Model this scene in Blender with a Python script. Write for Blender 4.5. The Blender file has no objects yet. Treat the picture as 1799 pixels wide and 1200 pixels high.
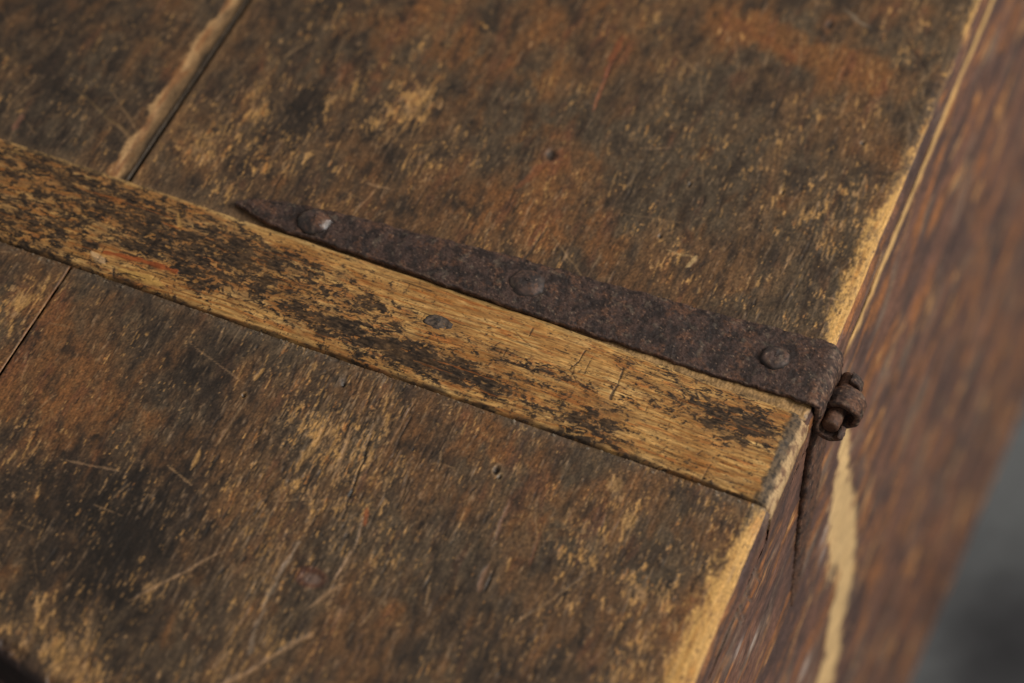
import bpy, math
import numpy as np
f32 = np.float32

# ------------------------------------------------------------------ camera
scene = bpy.context.scene
CAM_LOC = (0.10550833, -0.56220894, 0.87239687)
CAM_ROT = tuple(math.radians(a) for a in (36.56136, -0.62162673, 22.50210441))
FPX = 4347.9929                                   # focal length in photograph pixels (1799 wide)
cam_data = bpy.data.cameras.new('camera')
cam_data.sensor_width = 36.0
cam_data.lens = FPX / 1799.0 * 36.0
cam_data.clip_start = 0.01
cam_data.clip_end = 100.0
cam_data.dof.use_dof = True
cam_data.dof.focus_distance = 1.078
cam_data.dof.aperture_fstop = 3.8
cam = bpy.data.objects.new('camera', cam_data)
cam.location = CAM_LOC
cam.rotation_euler = CAM_ROT
scene.collection.objects.link(cam)
scene.camera = cam

# ------------------------------------------------------------------ light
world = bpy.data.worlds.new('World')
scene.world = world
world.use_nodes = True
bg = world.node_tree.nodes['Background']
bg.inputs['Color'].default_value = (1.0, 0.97, 0.93, 1)
bg.inputs['Strength'].default_value = 0.30

def area_light(name, loc, aim, size, size_y, power, col):
    d = bpy.data.lights.new(name, 'AREA')
    d.shape = 'RECTANGLE'; d.size = size; d.size_y = size_y
    d.energy = power; d.color = col
    o = bpy.data.objects.new(name, d)
    v = np.array(aim) - np.array(loc)
    from mathutils import Vector
    o.rotation_euler = Vector(v).to_track_quat('-Z', 'Y').to_euler()
    o.location = loc
    scene.collection.objects.link(o)
    return o
area_light('window_light', (1.55, 0.60, 1.20), (-0.1, 0.05, 0), 0.75, 0.95, 47.0, (1.0, 0.955, 0.89))

scene.view_settings.view_transform = 'Standard'
scene.view_settings.look = 'None'
scene.view_settings.exposure = 0.0
scene.view_settings.gamma = 1.0

# ------------------------------------------------------------------ helpers: places on the lid (mm)
def _rot():
    rx, ry, rz = CAM_ROT
    c, s = math.cos, math.sin
    X = np.array([[1,0,0],[0,c(rx),-s(rx)],[0,s(rx),c(rx)]])
    Y = np.array([[c(ry),0,s(ry)],[0,1,0],[-s(ry),0,c(ry)]])
    Z = np.array([[c(rz),-s(rz),0],[s(rz),c(rz),0],[0,0,1]])
    return Z @ Y @ X
_M = _rot()
def _ray(u, v):
    return _M @ np.array([(u-899.5)/FPX, -(v-600)/FPX, -1.0])
def lid(u, v, z=0.0):
    """photograph pixel -> (x, y) in mm on the lid's top plane"""
    d = _ray(u, v); t = (z/1000 - CAM_LOC[2]) / d[2]
    return ((CAM_LOC[0] + d[0]*t)*1000, (CAM_LOC[1] + d[1]*t)*1000)
def side(u, v, k=0.12):
    """photograph pixel -> (y, depth) in mm on the leaning side of the chest"""
    d = _ray(u, v)
    t = -(CAM_LOC[0] + k*CAM_LOC[2]) / (d[0] + k*d[2])
    return ((CAM_LOC[1] + d[1]*t)*1000, -(CAM_LOC[2] + d[2]*t)*1000)

# ------------------------------------------------------------------ helpers: noise
_rng = np.random.default_rng(5)
_ang = _rng.random(4096) * 2*np.pi
_GX = np.cos(_ang).astype(f32); _GY = np.sin(_ang).astype(f32)
_PERM = _rng.permutation(4096).astype(np.int32)
def noise(x, y, seed=0):
    x = np.asarray(x, f32) + f32(seed*17.31 + 1000); y = np.asarray(y, f32) + f32(seed*9.77 + 1000)
    x, y = np.broadcast_arrays(x, y)
    xi = np.floor(x).astype(np.int32); yi = np.floor(y).astype(np.int32)
    xf = x - xi; yf = y - yi
    u = xf*xf*xf*(xf*(xf*6-15)+10); v = yf*yf*yf*(yf*(yf*6-15)+10)
    def g(ix, iy, dx, dy):
        h = _PERM[(_PERM[(ix + seed*131) & 4095] + iy) & 4095]
        return _GX[h]*dx + _GY[h]*dy
    a = g(xi, yi, xf, yf); b = g(xi+1, yi, xf-1, yf)
    c = g(xi, yi+1, xf, yf-1); d = g(xi+1, yi+1, xf-1, yf-1)
    return ((a+(b-a)*u)*(1-v) + (c+(d-c)*u)*v) * f32(1.5)
def fbm(x, y, octv=4, seed=0, gain=0.55, lac=2.03):
    s = 0; a = 1.0; t = 0; f = 1.0
    for i in range(octv):
        s = s + a*noise(x*f32(f), y*f32(f), seed+i*7); t += a; a *= gain; f *= lac
    return s / f32(t) * f32(1.6)
def ss(a, b, x):
    t = np.clip((x-a)/(b-a), 0, 1); return t*t*(3-2*t)
def rgb(*c): return np.array(c, f32)/255
def mix(c, d, m):
    m = np.asarray(m)[..., None]; return c*(1-m) + d*m
def to_lin(c):
    c = np.clip(c, 0, 1); return np.where(c <= .04045, c/12.92, ((c+.055)/1.055)**2.4)
def blob(x, y, cx, cy, rx, ry, rot=0.0):
    dx = x-cx; dy = y-cy
    if rot:
        c, s = math.cos(rot), math.sin(rot); dx, dy = dx*c+dy*s, -dx*s+dy*c
    return np.exp(-((dx/rx)**2 + (dy/ry)**2))
def zone(x, y, items):
    """soft patches given as photograph pixel (u, v), radii in mm (across, along) and weight"""
    z = 0
    for u, v, rx, ry, w in items:
        cx, cy = lid(u, v); z = z + w*blob(x, y, cx, cy, rx, ry)
    return z
def stroke(x, y, p, q, w, wob=1.0, seed=0, taper=True):
    """0..1 mask of a ragged line from p to q (mm), on a grid whose columns follow x and rows follow y (either may run the other way round)"""
    p = np.array(p, float); q = np.array(q, float); d = q-p; L = np.hypot(*d); d /= L
    m = max(w*4, 5)
    lo = np.minimum(p, q)-m; hi = np.maximum(p, q)+m
    rows = (y[:, 0] > lo[1]) & (y[:, 0] < hi[1]); cols = (x[0] > lo[0]) & (x[0] < hi[0])
    if y[0, 0] == y[-1, 0]:                                # rows follow x instead
        rows = (x[:, 0] > lo[0]) & (x[:, 0] < hi[0]); cols = (y[0] > lo[1]) & (y[0] < hi[1])
    r = np.flatnonzero(rows); c = np.flatnonzero(cols)
    if not len(r) or not len(c): return (slice(0, 0), slice(0, 0)), np.zeros((0, 0), f32)
    sl = (slice(r[0], r[-1]+1), slice(c[0], c[-1]+1))
    X = x[sl]; Y = y[sl]
    t = (X-p[0])*d[0] + (Y-p[1])*d[1]; n = -(X-p[0])*d[1] + (Y-p[1])*d[0]
    n = n + wob*noise(t/9, t*0+seed, seed) + wob*.35*noise(t/2.2, n/2.2, seed+3)
    ww = w*(0.75+0.5*noise(t/5, t*0, seed+5))
    if taper: ww = ww*np.clip(np.minimum(t, L-t)/(0.25*L)+.15, 0, 1)
    ww = np.maximum(ww, 1e-3)
    return sl, (ss(1.25, .55, np.abs(n)/ww)*(t > 0)*(t < L)).astype(f32)
def paint(c, h, m, colour, a, dep):
    sl, k = m
    c[sl] = mix(c[sl], colour, k*a); h[sl] = h[sl] + dep*k

# ------------------------------------------------------------------ helpers: meshes
def axis(*segs):
    out = []
    for a, b, st in segs:
        n = max(1, int(round((b-a)/st))); out.append(np.linspace(a, b, n, endpoint=False))
    out.append([segs[-1][1]])
    return np.concatenate(out).astype(f32)
COL = scene.collection
def link(o, parent=None):
    COL.objects.link(o)
    if parent is not None: o.parent = parent
    return o
def quad_mesh(name, V, quads, col=None, rough=None, mat=None, parent=None, smooth=True, tris=None):
    me = bpy.data.meshes.new(name)
    V = np.ascontiguousarray(V, f32).reshape(-1, 3)
    quads = np.ascontiguousarray(quads, np.int32).reshape(-1, 4)
    loops = quads.ravel(); starts = np.arange(len(quads), dtype=np.int32)*4
    if tris is not None and len(tris):
        tr = np.ascontiguousarray(tris, np.int32).reshape(-1, 3)
        starts = np.concatenate([starts, len(loops) + np.arange(len(tr), dtype=np.int32)*3])
        loops = np.concatenate([loops, tr.ravel()])
    me.vertices.add(len(V)); me.vertices.foreach_set('co', V.ravel())
    me.loops.add(len(loops)); me.loops.foreach_set('vertex_index', loops.astype(np.int32))
    me.polygons.add(len(starts)); me.polygons.foreach_set('loop_start', starts.astype(np.int32))
    me.update(calc_edges=True); me.validate()
    if smooth: me.polygons.foreach_set('use_smooth', np.ones(len(me.polygons), bool))
    if col is not None:
        a = me.color_attributes.new('tint', 'FLOAT_COLOR', 'POINT')
        c = np.ones((len(V), 4), f32); c[:, :3] = np.asarray(col, f32).reshape(-1, 3)
        a.data.foreach_set('color', c.ravel())
    if rough is not None:
        a = me.attributes.new('gloss', 'FLOAT', 'POINT')
        a.data.foreach_set('value', np.ascontiguousarray(rough, f32).ravel())
    if mat: me.materials.append(mat)
    o = bpy.data.objects.new(name, me)
    return link(o, parent)
def grid_quads(ny, nx, flip=False, off=0, wrap=False):
    i = np.arange(ny*nx).reshape(ny, nx) + off
    if wrap: i = np.concatenate([i, i[:, :1]], 1)
    q = np.stack([i[:-1, :-1], i[:-1, 1:], i[1:, 1:], i[1:, :-1]], -1).reshape(-1, 4)
    return q[:, ::-1] if flip else q
MM = 0.001
def empty(name, loc=(0, 0, 0)):
    o = bpy.data.objects.new(name, None); o.location = loc; o.empty_display_size = .05
    return link(o)

# ------------------------------------------------------------------ materials
def tint_material(name, stretch, fine, amt, rough_lo, rough_hi, bump, bump_scale, spec=0.4, speck=None, metallic=0.0):
    m = bpy.data.materials.new(name); m.use_nodes = True
    nt = m.node_tree; N = nt.nodes; L = nt.links
    b = N['Principled BSDF']
    at = N.new('ShaderNodeAttribute'); at.attribute_name = 'tint'
    gl = N.new('ShaderNodeAttribute'); gl.attribute_name = 'gloss'
    tc = N.new('ShaderNodeTexCoord')
    mp = N.new('ShaderNodeMapping'); mp.inputs['Scale'].default_value = stretch
    L.new(tc.outputs['Object'], mp.inputs['Vector'])
    n1 = N.new('ShaderNodeTexNoise'); n1.inputs['Scale'].default_value = fine
    n1.inputs['Detail'].default_value = 5; n1.inputs['Roughness'].default_value = .65
    L.new(mp.outputs[0], n1.inputs['Vector'])
    mr = N.new('ShaderNodeMapRange')
    mr.inputs['From Min'].default_value = .3; mr.inputs['From Max'].default_value = .7
    mr.inputs['To Min'].default_value = 1-amt; mr.inputs['To Max'].default_value = 1+amt
    L.new(n1.outputs['Fac'], mr.inputs['Value'])
    mu = N.new('ShaderNodeVectorMath'); mu.operation = 'SCALE'
    L.new(at.outputs['Color'], mu.inputs[0]); L.new(mr.outputs[0], mu.inputs['Scale'])
    L.new(mu.outputs[0], b.inputs['Base Color'])
    n2 = N.new('ShaderNodeTexNoise'); n2.inputs['Scale'].default_value = 160; n2.inputs['Detail'].default_value = 4
    L.new(tc.outputs['Object'], n2.inputs['Vector'])
    r = N.new('ShaderNodeMapRange'); r.inputs['From Min'].default_value = .35; r.inputs['From Max'].default_value = .65
    r.inputs['To Min'].default_value = rough_lo; r.inputs['To Max'].default_value = rough_hi
    L.new(n2.outputs['Fac'], r.inputs['Value'])
    ad = N.new('ShaderNodeMath'); ad.operation = 'SUBTRACT'
    L.new(r.outputs[0], ad.inputs[0]); L.new(gl.outputs['Fac'], ad.inputs[1])
    L.new(ad.outputs[0], b.inputs['Roughness'])
    n3 = N.new('ShaderNodeTexNoise'); n3.inputs['Scale'].default_value = bump_scale; n3.inputs['Detail'].default_value = 6
    n3.inputs['Roughness'].default_value = .7
    L.new(mp.outputs[0], n3.inputs['Vector'])
    bp = N.new('ShaderNodeBump'); bp.inputs['Strength'].default_value = bump; bp.inputs['Distance'].default_value = .0006
    L.new(n3.outputs['Fac'], bp.inputs['Height']); L.new(bp.outputs[0], b.inputs['Normal'])
    b.inputs['Specular IOR Level'].default_value = spec
    b.inputs['Metallic'].default_value = metallic
    return m
M_PLANK = tint_material('weathered_plank', (1.0, .5, .7), 1300, .42, .44, .60, .30, 900, .36)
M_BATTEN = tint_material('worn_pine', (.2, 1.0, .6), 1500, .32, .55, .74, .5, 900, .26)
M_SIDE = tint_material('painted_side', (.6, .2, 1.0), 1100, .26, .46, .64, .5, 700, .4)
M_IRON = tint_material('rusted_iron', (1, 1, 1), 1100, .42, .52, .74, 1.0, 750, .30)
M_RIVET = tint_material('worn_rivet_iron', (1, 1, 1), 1100, .35, .50, .66, .45, 600, .5)
M_FLOOR = tint_material('concrete', (1, 1, 1), 60, .12, .75, .9, .3, 90, .2)

# ------------------------------------------------------------------ floor
FLOOR_Z = -0.52
def build_floor():
    xs = axis((-4000, -600, 200), (-600, 1400, 12), (1400, 6000, 200)); ys = axis((-4000, -600, 200), (-600, 1800, 12), (1800, 8000, 200))
    X, Y = np.meshgrid(xs, ys)
    c = np.broadcast_to(rgb(98, 101, 102), X.shape+(3,)).copy()
    n = fbm(X/240, Y/240, 4, 40); c = c*(1+.10*n[..., None])
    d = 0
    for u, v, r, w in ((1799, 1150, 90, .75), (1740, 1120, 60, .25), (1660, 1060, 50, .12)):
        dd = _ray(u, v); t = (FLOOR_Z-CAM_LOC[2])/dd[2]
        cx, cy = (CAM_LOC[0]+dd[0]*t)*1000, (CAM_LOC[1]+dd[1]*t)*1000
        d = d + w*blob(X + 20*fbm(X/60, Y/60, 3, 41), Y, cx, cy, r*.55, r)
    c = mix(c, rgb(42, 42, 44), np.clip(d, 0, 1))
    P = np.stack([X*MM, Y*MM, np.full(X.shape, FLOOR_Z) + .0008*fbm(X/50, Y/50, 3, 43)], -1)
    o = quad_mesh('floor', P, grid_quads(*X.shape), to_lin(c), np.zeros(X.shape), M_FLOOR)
    o['kind'] = 'structure'
build_floor()

# ------------------------------------------------------------------ chest
chest = empty('wooden_chest', (0, 0, 0))
chest['label'] = 'old worn brown wooden chest with planked lid, raised batten and rusty iron strap hinge'
chest['category'] = 'chest'

DK = rgb(50, 39, 30); BLK = rgb(28, 22, 17); GREY = rgb(90, 78, 64); BROWN = rgb(104, 77, 51)
RUST = rgb(126, 80, 42); RED = rgb(104, 62, 42); GOLD = rgb(178, 134, 78); PALE = rgb(198, 153, 88); TAN = rgb(152, 118, 80)
SEAM_X = -330.6
BAT_W = 54.0
def bat_edge(x):                                    # the batten narrows a little towards the hinge
    return BAT_W - 3.4*ss(-130, -10, x)

def plank_surface(S, Y):
    """colour, height (mm) and gloss of the lid's upper face at (s, y) mm"""
    S = S.astype(f32); Y = Y.astype(f32)
    wx = S + 2.2*fbm(S/22, Y/34, 3, 1); wy = Y + 3.0*fbm(S/22, Y/34, 3, 2)
    big = fbm(wx/45, wy/75, 3, 3); mid = fbm(wx/13, wy/26, 4, 4); med = fbm(wx/5.5, wy/12, 4, 5)
    fine = fbm(S/1.7, Y/2.6, 3, 6, .7); tiny = fbm(S/.8, Y/1.0, 2, 7); grit = fbm(S/3.2, Y/4.2, 3, 31, .7)
    grain = fbm((S+1.3*fbm(S/30, Y/60, 2, 9))/1.15, Y/34, 3, 8)
    zg = zone(S, Y, [(1270, 170, 55, 60, .9), (960, 1010, 40, 40, .6), (90, 220, 40, 40, .6), (1330, 430, 40, 30, .3), (420, 740, 40, 30, .3), (1150, 250, 40, 40, .4)])
    zr = zone(S, Y, [(1400, 85, 45, 12, 1.3), (1300, 40, 18, 12, 1.0), (1500, 130, 22, 16, .8), (985, 300, 17, 20, .8), (845, 755, 24, 14, .9), (150, 740, 34, 26, .9), (40, 640, 20, 25, .6),
                     (1090, 70, 8, 22, .9), (700, 60, 30, 40, .5), (900, 380, 40, 20, .55), (1040, 420, 20, 12, .5), (960, 880, 22, 22, .5), (110, 560, 40, 14, .5), (1150, 1060, 30, 22, .4), (880, 60, 40, 40, .5)])
    zd = zone(S, Y, [(230, 910, 26, 34, .9), (90, 870, 30, 30, .5), (530, 200, 16, 22, .6), (430, 270, 14, 20, .4), (200, 1020, 25, 20, .5), (80, 90, 50, 60, .35), (560, 30, 30, 30, .4), (330, 640, 30, 20, .45), (880, 1150, 40, 30, .3), (700, 250, 22, 20, .3)])
    zb = zone(S, Y, [(390, 240, 26, 34, .55), (725, 180, 12, 18, 1.0), (660, 225, 9, 10, .7), (480, 290, 14, 22, .5), (560, 790, 20, 26, .55), (620, 860, 26, 30, .45), (150, 1140, 45, 16, .85), (330, 1080, 30, 20, .3),
                     (1100, 1110, 34, 30, .55), (1060, 970, 20, 22, .3), (1230, 980, 14, 40, .5), (1420, 340, 32, 30, .40), (1180, 450, 26, 14, .35), (1040, 350, 30, 20, .2), (1100, 860, 14, 12, .35), (520, 670, 14, 16, .45),
                     (40, 520, 14, 16, .9), (870, 850, 12, 16, .3), (640, 150, 16, 30, .25), (30, 780, 30, 30, .3), (1490, 420, 16, 22, .45)])
    # varnish and dirt: a dark greasy brown, blended, that drifts from grey to rust
    fine = fbm(S/1.1, Y/4.2, 3, 6, .65)
    c = mix(np.broadcast_to(rgb(98, 69, 43), S.shape+(3,)), rgb(80, 66, 50), np.clip(ss(-.5, .5, big + .4*mid)*.9 + zg*.5, 0, 1))
    dens = fbm(wx/30, wy/46, 3, 37)                       # where wear gathers and where the finish survived
    c = mix(c, RUST, np.clip(ss(.0, .85, fbm(wx/16, wy/26, 4, 11, .6)*.75 + .40*med + zr*.85 - .2*zg)*.72, 0, .8))
    c = mix(c, RED, ss(.15, .9, fbm(wx/9, wy/36, 4, 12)*.8 + .3*med + .25*zr)*.6)
    c = mix(c, DK, np.clip(ss(-.22, .62, mid*.50 + .45*med + .30*fbm(S/4, Y/30, 4, 34, .6) - .15*dens + zd*.9 - .2*zr)*.82, 0, .88))
    c = mix(c, BLK, ss(.25, .80, med*.50 + .38*fine + zd*.8 + .3*grit - .15*dens)*.75)
    c = c*np.clip(1 + .26*fine + .20*tiny + .12*grain + .18*grit, .35, 2)[..., None]
    # dust and thin lighter film in the pores, drawn out along the grain
    film = ss(.15, .85, fbm((S+.25*Y)/1.5, Y/6.5, 4, 32, .66)*.8 + .35*fbm(wx/14, wy/24, 2, 33) + .22*dens + .25*zb)
    c = mix(c, rgb(134, 103, 68), film*.46)
    # fibres and checks along the grain
    ridge = 1-np.abs(fbm((S+1.5*fbm(S/14, Y/40, 2, 15))/2.6, Y/55, 3, 14))
    zf = zone(S, Y, [(600, 720, 34, 46, 1.0), (480, 980, 36, 30, .8), (700, 880, 34, 40, .6), (330, 860, 30, 30, .4), (700, 320, 60, 20, .4), (420, 180, 40, 40, .35)])
    fibre = ss(.90, .985, ridge)*ss(-.15, .35, fbm(S/4, Y/13, 3, 16)+zf*.75-.28)
    c = mix(c, rgb(156, 126, 94), np.clip(fibre*.6, 0, 1))
    slot = ss(.91, .99, 1-np.abs(fbm(S/2.9+7, Y/48, 3, 17)))*ss(-.1, .4, fbm(S/7, Y/20, 2, 18)+.75*zf-.42)
    c = mix(c, BLK, slot*.75)
    # bare wood flecks
    fl = fbm((wx+.18*wy)/2.4, wy/8.5, 5, 19, .68)*.75 + .30*fbm(wx/9, wy/14, 2, 20) + .25*dens + .22*fine
    bare = ss(.39, .62, fl + zb*.60 - .10)
    lf = ss(.56, .74, fbm((S+.12*Y)/1.2, Y/15, 3, 35, .62)*.9 + .25*fbm(wx/10, wy/18, 2, 36) + .25*dens + zb*.35 + zf*.18)
    bare = np.maximum(bare, lf*.8)
    bare2 = ss(.60, .80, fbm(wx/1.5, wy/4.2, 3, 21, .6) + .22*mid + .25*dens + zb*.40 - .10 - .05*zg)
    bare = np.maximum(bare, bare2*.6)
    # bare strip along the lid's right-hand edge
    yv = np.array([-400, -200, -120, -60, -20, 0, 53, 70, 110, 150, 190, 240, 275, 300, 345, 700], f32)
    wv = np.array([15, 15, 14, 12.5, 10.5, 4, 4, 7, 8, 8, 5.5, 2.0, .5, 1.5, 4, 4], f32)
    wid = np.interp(Y, yv, wv).astype(f32)
    strip = ss(-4.2, 3.6, S + wid + 5.0*fbm(S/7, Y/16, 4, 22) + 3.6*fbm(S/2, Y/3, 3, 29, .65))
    body = (S < 1.4 + .9*noise(Y/12, Y*0, 24))
    strip = strip*body
    wood = mix(np.broadcast_to(GOLD, S.shape+(3,)), TAN, ss(-.3, .6, fbm(wx/6, wy/9, 3, 25)))
    wood = mix(wood, rgb(158, 98, 48), ss(.2, .8, fbm(wx/4, wy/11, 3, 26))*.7)
    wood = wood*(1+.18*fine + .14*grain)[..., None]
    ed = mix(np.broadcast_to(PALE, S.shape+(3,)), rgb(176, 124, 62), ss(0, .8, fbm(S/3, Y/26, 3, 27))*.8)
    ed = ed*(1 + .10*fbm(S/.9, Y/24, 2, 28) + .06*fine)[..., None]
    ed = mix(ed, rgb(84, 60, 40), ss(.30, .75, fbm(S/2.0, Y/4.5, 4, 30, .65))*.75)
    c = mix(c, wood, bare*(.92))
    c = mix(c, ed, strip)
    h = .10*fine + .05*tiny + .12*grain - .22*bare + .30*fibre - .30*slot + .25*mid - .12*strip - 1.5*ss(-9, 1, S)*ss(4.5, 1, S)
    gl = .08*ss(-.2, .5, big) - .12*bare - .1*strip + .06*zg
    # scratches, knocks and streaks that the eye picks out, one by one
    def mark(pts, w, colour, a, dep=0.0, wob=.7, seed=0, taper=True):
        nonlocal c, h
        P = [lid(*p) for p in pts]
        for i in range(len(P)-1):
            paint(c, h, stroke(S, Y, P[i], P[i+1], w, wob, seed+i, taper), colour, a, dep)
    SC = rgb(168, 132, 96)
    mark([(300, 1188), (420, 1150), (560, 1098)], 1.4, SC, .65, -.5, 1.1, 50, False)
    mark([(440, 1172), (432, 1150)], 1.2, SC, .6, -.3, .3, 53)
    mark([(240, 1030), (400, 960)], .8, SC, .65, -.3, .5, 55)
    mark([(455, 1110), (490, 1010), (530, 950)], 1.3, rgb(140, 122, 104), .55, -.3, 1.6, 56, False)
    mark([(430, 1100), (400, 1120)], .8, SC, .5, 0, .3, 58)
    mark([(585, 1020), (625, 960), (640, 905)], .8, rgb(186, 150, 116), .75, -.5, .4, 60)
    mark([(640, 925), (645, 890)], 1.4, rgb(150, 84, 48), .8, 0, .3, 61)
    mark([(545, 1060), (610, 1020)], 1.1, SC, .6, -.2, .5, 62)
    mark([(520, 825), (575, 740)], 2.4, GOLD, .55, -.3, 1.4, 63)
    mark([(335, 825), (352, 790)], 1.5, GOLD, .8, -.3, .5, 64)
    mark([(445, 670), (465, 645)], 1.3, GOLD, .8, -.3, .5, 65)
    mark([(590, 830), (620, 745)], 1.0, SC, .7, -.3, .6, 66)
    mark([(640, 790), (660, 740)], .7, SC, .6, -.3, .4, 67)
    mark([(600, 915), (655, 760)], .55, BLK, .8, -.7, .5, 68)
    mark([(660, 830), (735, 690)], .5, rgb(150, 112, 76), .8, -.4, .25, 69)
    mark([(680, 820), (728, 720)], .4, BLK, .7, -.5, .25, 70)
    mark([(100, 805), (215, 828)], .7, SC, .55, -.2, .3, 71)
    mark([(330, 600), (440, 680)], .5, SC, .45, -.2, .3, 72)
    mark([(1040, 200), (1075, 110)], 1.0, rgb(150, 92, 62), .8, -.4, .4, 73)
    mark([(1060, 140), (1095, 60)], 2.2, rgb(120, 62, 36), .6, 0, .8, 74)
    mark([(915, 400), (940, 345)], .6, SC, .7, -.3, .3, 75)
    mark([(905, 330), (990, 262)], 2.6, rgb(128, 76, 46), .6, -.2, 1.2, 76)
    mark([(1125, 262), (1180, 260)], .7, SC, .5, 0, .5, 77)
    mark([(640, 320), (690, 335)], .8, SC, .6, -.1, .6, 78)
    mark([(130, 155), (225, 235)], 1.4, rgb(120, 96, 62), .55, -.2, .9, 79)
    mark([(205, 215), (235, 250)], 1.8, rgb(150, 116, 78), .55, -.2, .6, 80)
    mark([(22, 230), (40, 200)], 2.0, rgb(150, 100, 76), .55, -.2, .6, 81)
    mark([(530, 290), (545, 265)], 1.8, rgb(196, 150, 92), .8, -.3, .7, 82)
    mark([(462, 305), (470, 285)], 1.6, rgb(190, 132, 70), .8, -.3, .5, 83)
    mark([(345, 285), (352, 270)], 1.6, rgb(190, 140, 78), .8, -.3, .5, 84)
    mark([(700, 235), (780, 125)], 1.6, GOLD, .5, -.2, 2.0, 85)
    mark([(840, 1040), (860, 990)], 1.8, rgb(140, 104, 80), .65, -.4, .8, 86)
    mark([(850, 1045), (868, 1000)], .8, BLK, .7, -.6, .5, 87)
    mark([(870, 950), (895, 880)], 1.3, rgb(146, 108, 84), .6, -.3, .7, 88)
    mark([(930, 1000), (950, 930)], .7, rgb(126, 82, 58), .6, -.2, .5, 89)
    mark([(1290, 30), (1400, 110)], 3.5, rgb(132, 78, 42), .35, 0, 2.5, 90)
    mark([(1480, 15), (1530, 50)], 1.6, rgb(140, 124, 104), .6, 0, 1.0, 91)
    mark([(1590, 70), (1632, 130)], .9, rgb(52, 38, 30), .8, -.4, .7, 92)
    mark([(1370, 345), (1378, 320)], 1.0, rgb(190, 150, 96), .7, -.3, .5, 93)
    mark([(1205, 470), (1225, 448)], 1.6, rgb(196, 164, 112), .7, .2, .9, 94)
    mark([(1170, 440), (1220, 452)], .9, rgb(180, 146, 98), .6, 0, .8, 95)
    mark([(1375, 480), (1400, 430)], .6, SC, .55, -.2, .4, 96)
    # a litter of faint scratches from years of use
    rg = np.random.default_rng(77)
    x_lo, x_hi = max(S.min(), -460), min(S.max(), 0)
    for i in range(190):
        cx = rg.uniform(x_lo, x_hi); cy = rg.uniform(-175, 340)
        a = rg.normal(math.pi/2, .28) if rg.random() < .62 else rg.uniform(0, math.pi)
        ln = rg.gamma(2.2, 6.0)+4; dx, dy = math.cos(a)*ln/2, math.sin(a)*ln/2
        pale = rg.random() < .72
        col_ = rgb(160, 126, 88)*rg.uniform(.8, 1.15) if pale else rgb(36, 29, 25)
        paint(c, h, stroke(S, Y, (cx-dx, cy-dy), (cx+dx, cy+dy), rg.uniform(.3, .75), .5, 400+i), col_, rg.uniform(.25, .7), -.25)
    # dents and small holes
    def dent(u, v, rx, ry, dep, rim, a=.8, rot=0.0, hole=True):
        nonlocal c, h
        cx, cy = lid(u, v)
        r = np.flatnonzero(np.abs(Y[:, 0]-cy) < 4*ry+2); q = np.flatnonzero(np.abs(S[0]-cx) < 4*rx+2)
        if not len(r) or not len(q): return
        sl = (slice(r[0], r[-1]+1), slice(q[0], q[-1]+1)); s_, y_ = S[sl], Y[sl]
        r = np.sqrt(((s_-cx)/rx)**2 + ((y_-cy)/ry)**2) + .22*noise(s_/1.3, y_/1.3, int(u)%97)
        c[sl] = mix(c[sl], rim, ss(2.1, 1.2, r)*a*.55)
        if hole: c[sl] = mix(c[sl], rgb(34, 28, 24), ss(1.1, .6, r)*a)
        h[sl] += - dep*ss(1.3, .3, r) + .25*dep*ss(.45, .0, np.abs(r-1.5))
    dent(872, 826, 1.3, 2.2, 1.6, rgb(150, 126, 96)); dent(878, 838, .8, 1.6, .8, rgb(160, 132, 90))
    dent(597, 668, 1.8, 2.4, -.9, rgb(108, 98, 88), .6, hole=False); dent(604, 676, .8, 1.2, .9, DK)
    dent(428, 695, .9, 1.2, 1.2, GOLD); dent(968, 272, 2.4, 3.4, 1.3, rgb(96, 74, 58), .7); dent(1160, 415, 1.0, 1.4, .9, TAN)
    dent(1212, 325, .7, 2.2, 1.0, TAN); dent(1375, 338, .7, 1.9, 1.0, GOLD); dent(1515, 252, 1.2, 1.2, 1.0, TAN)
    dent(1458, 44, 2.2, 3.0, .9, rgb(120, 84, 56), .6); dent(548, 1010, 4.0, 2.6, .7, rgb(108, 46, 34), .6, hole=False); dent(550, 1012, 2.6, 1.4, -.4, rgb(120, 112, 106), .8, hole=False)
    dent(740, 870, 1.0, 1.2, .5, rgb(190, 150, 112), .6, hole=False); dent(1080, 852, 2.0, 2.4, .3, rgb(190, 150, 96), .9, hole=False)
    dent(1105, 915, 2.0, 2.6, .3, rgb(184, 142, 86), .9, hole=False); dent(1450, 70, 1.4, 2.0, .4, rgb(54, 44, 36), .8, hole=False)
    return c, h, gl

def dirt_at_batten(c, h, S, Y):
    # crumbs and dust gathered along both sides of the batten
    n = fbm(S/2.0, Y/1.4, 4, 60); n2 = fbm(S/18, Y/8, 2, 61)
    low = ss(7.5, 0, -Y + 2.4*n2)*(Y < 1)
    c = mix(c, rgb(104, 92, 80), np.clip(low*.40*(0.6+n2), 0, 1))
    crumb = ss(.35, .75, n)*ss(3.4, .2, -Y)*(Y < 1)
    c = mix(c, rgb(156, 144, 126), crumb*.75); h = h + .8*crumb
    up = ss(8, 0, Y-BAT_W+1.5*n2)*(Y > BAT_W-1)
    c = mix(c, rgb(124, 98, 70), up*.45); h = h - .5*up*ss(-240, -290, S)
    wedge = ss(-125, -70, S)*(Y > bat_edge(S)-1.5)*ss(60, 57, Y)
    wn = fbm(S/1.3, Y/3.5, 3, 62, .6)
    c = mix(c, rgb(158, 124, 80)*(1+.25*wn+.2*fbm(S/9, Y/5, 3, 65))[..., None], wedge*.85)
    h = h + wedge*(.9 + .10*wn + .5*fbm(S/14, Y/6, 3, 63))
    return c, h

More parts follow.
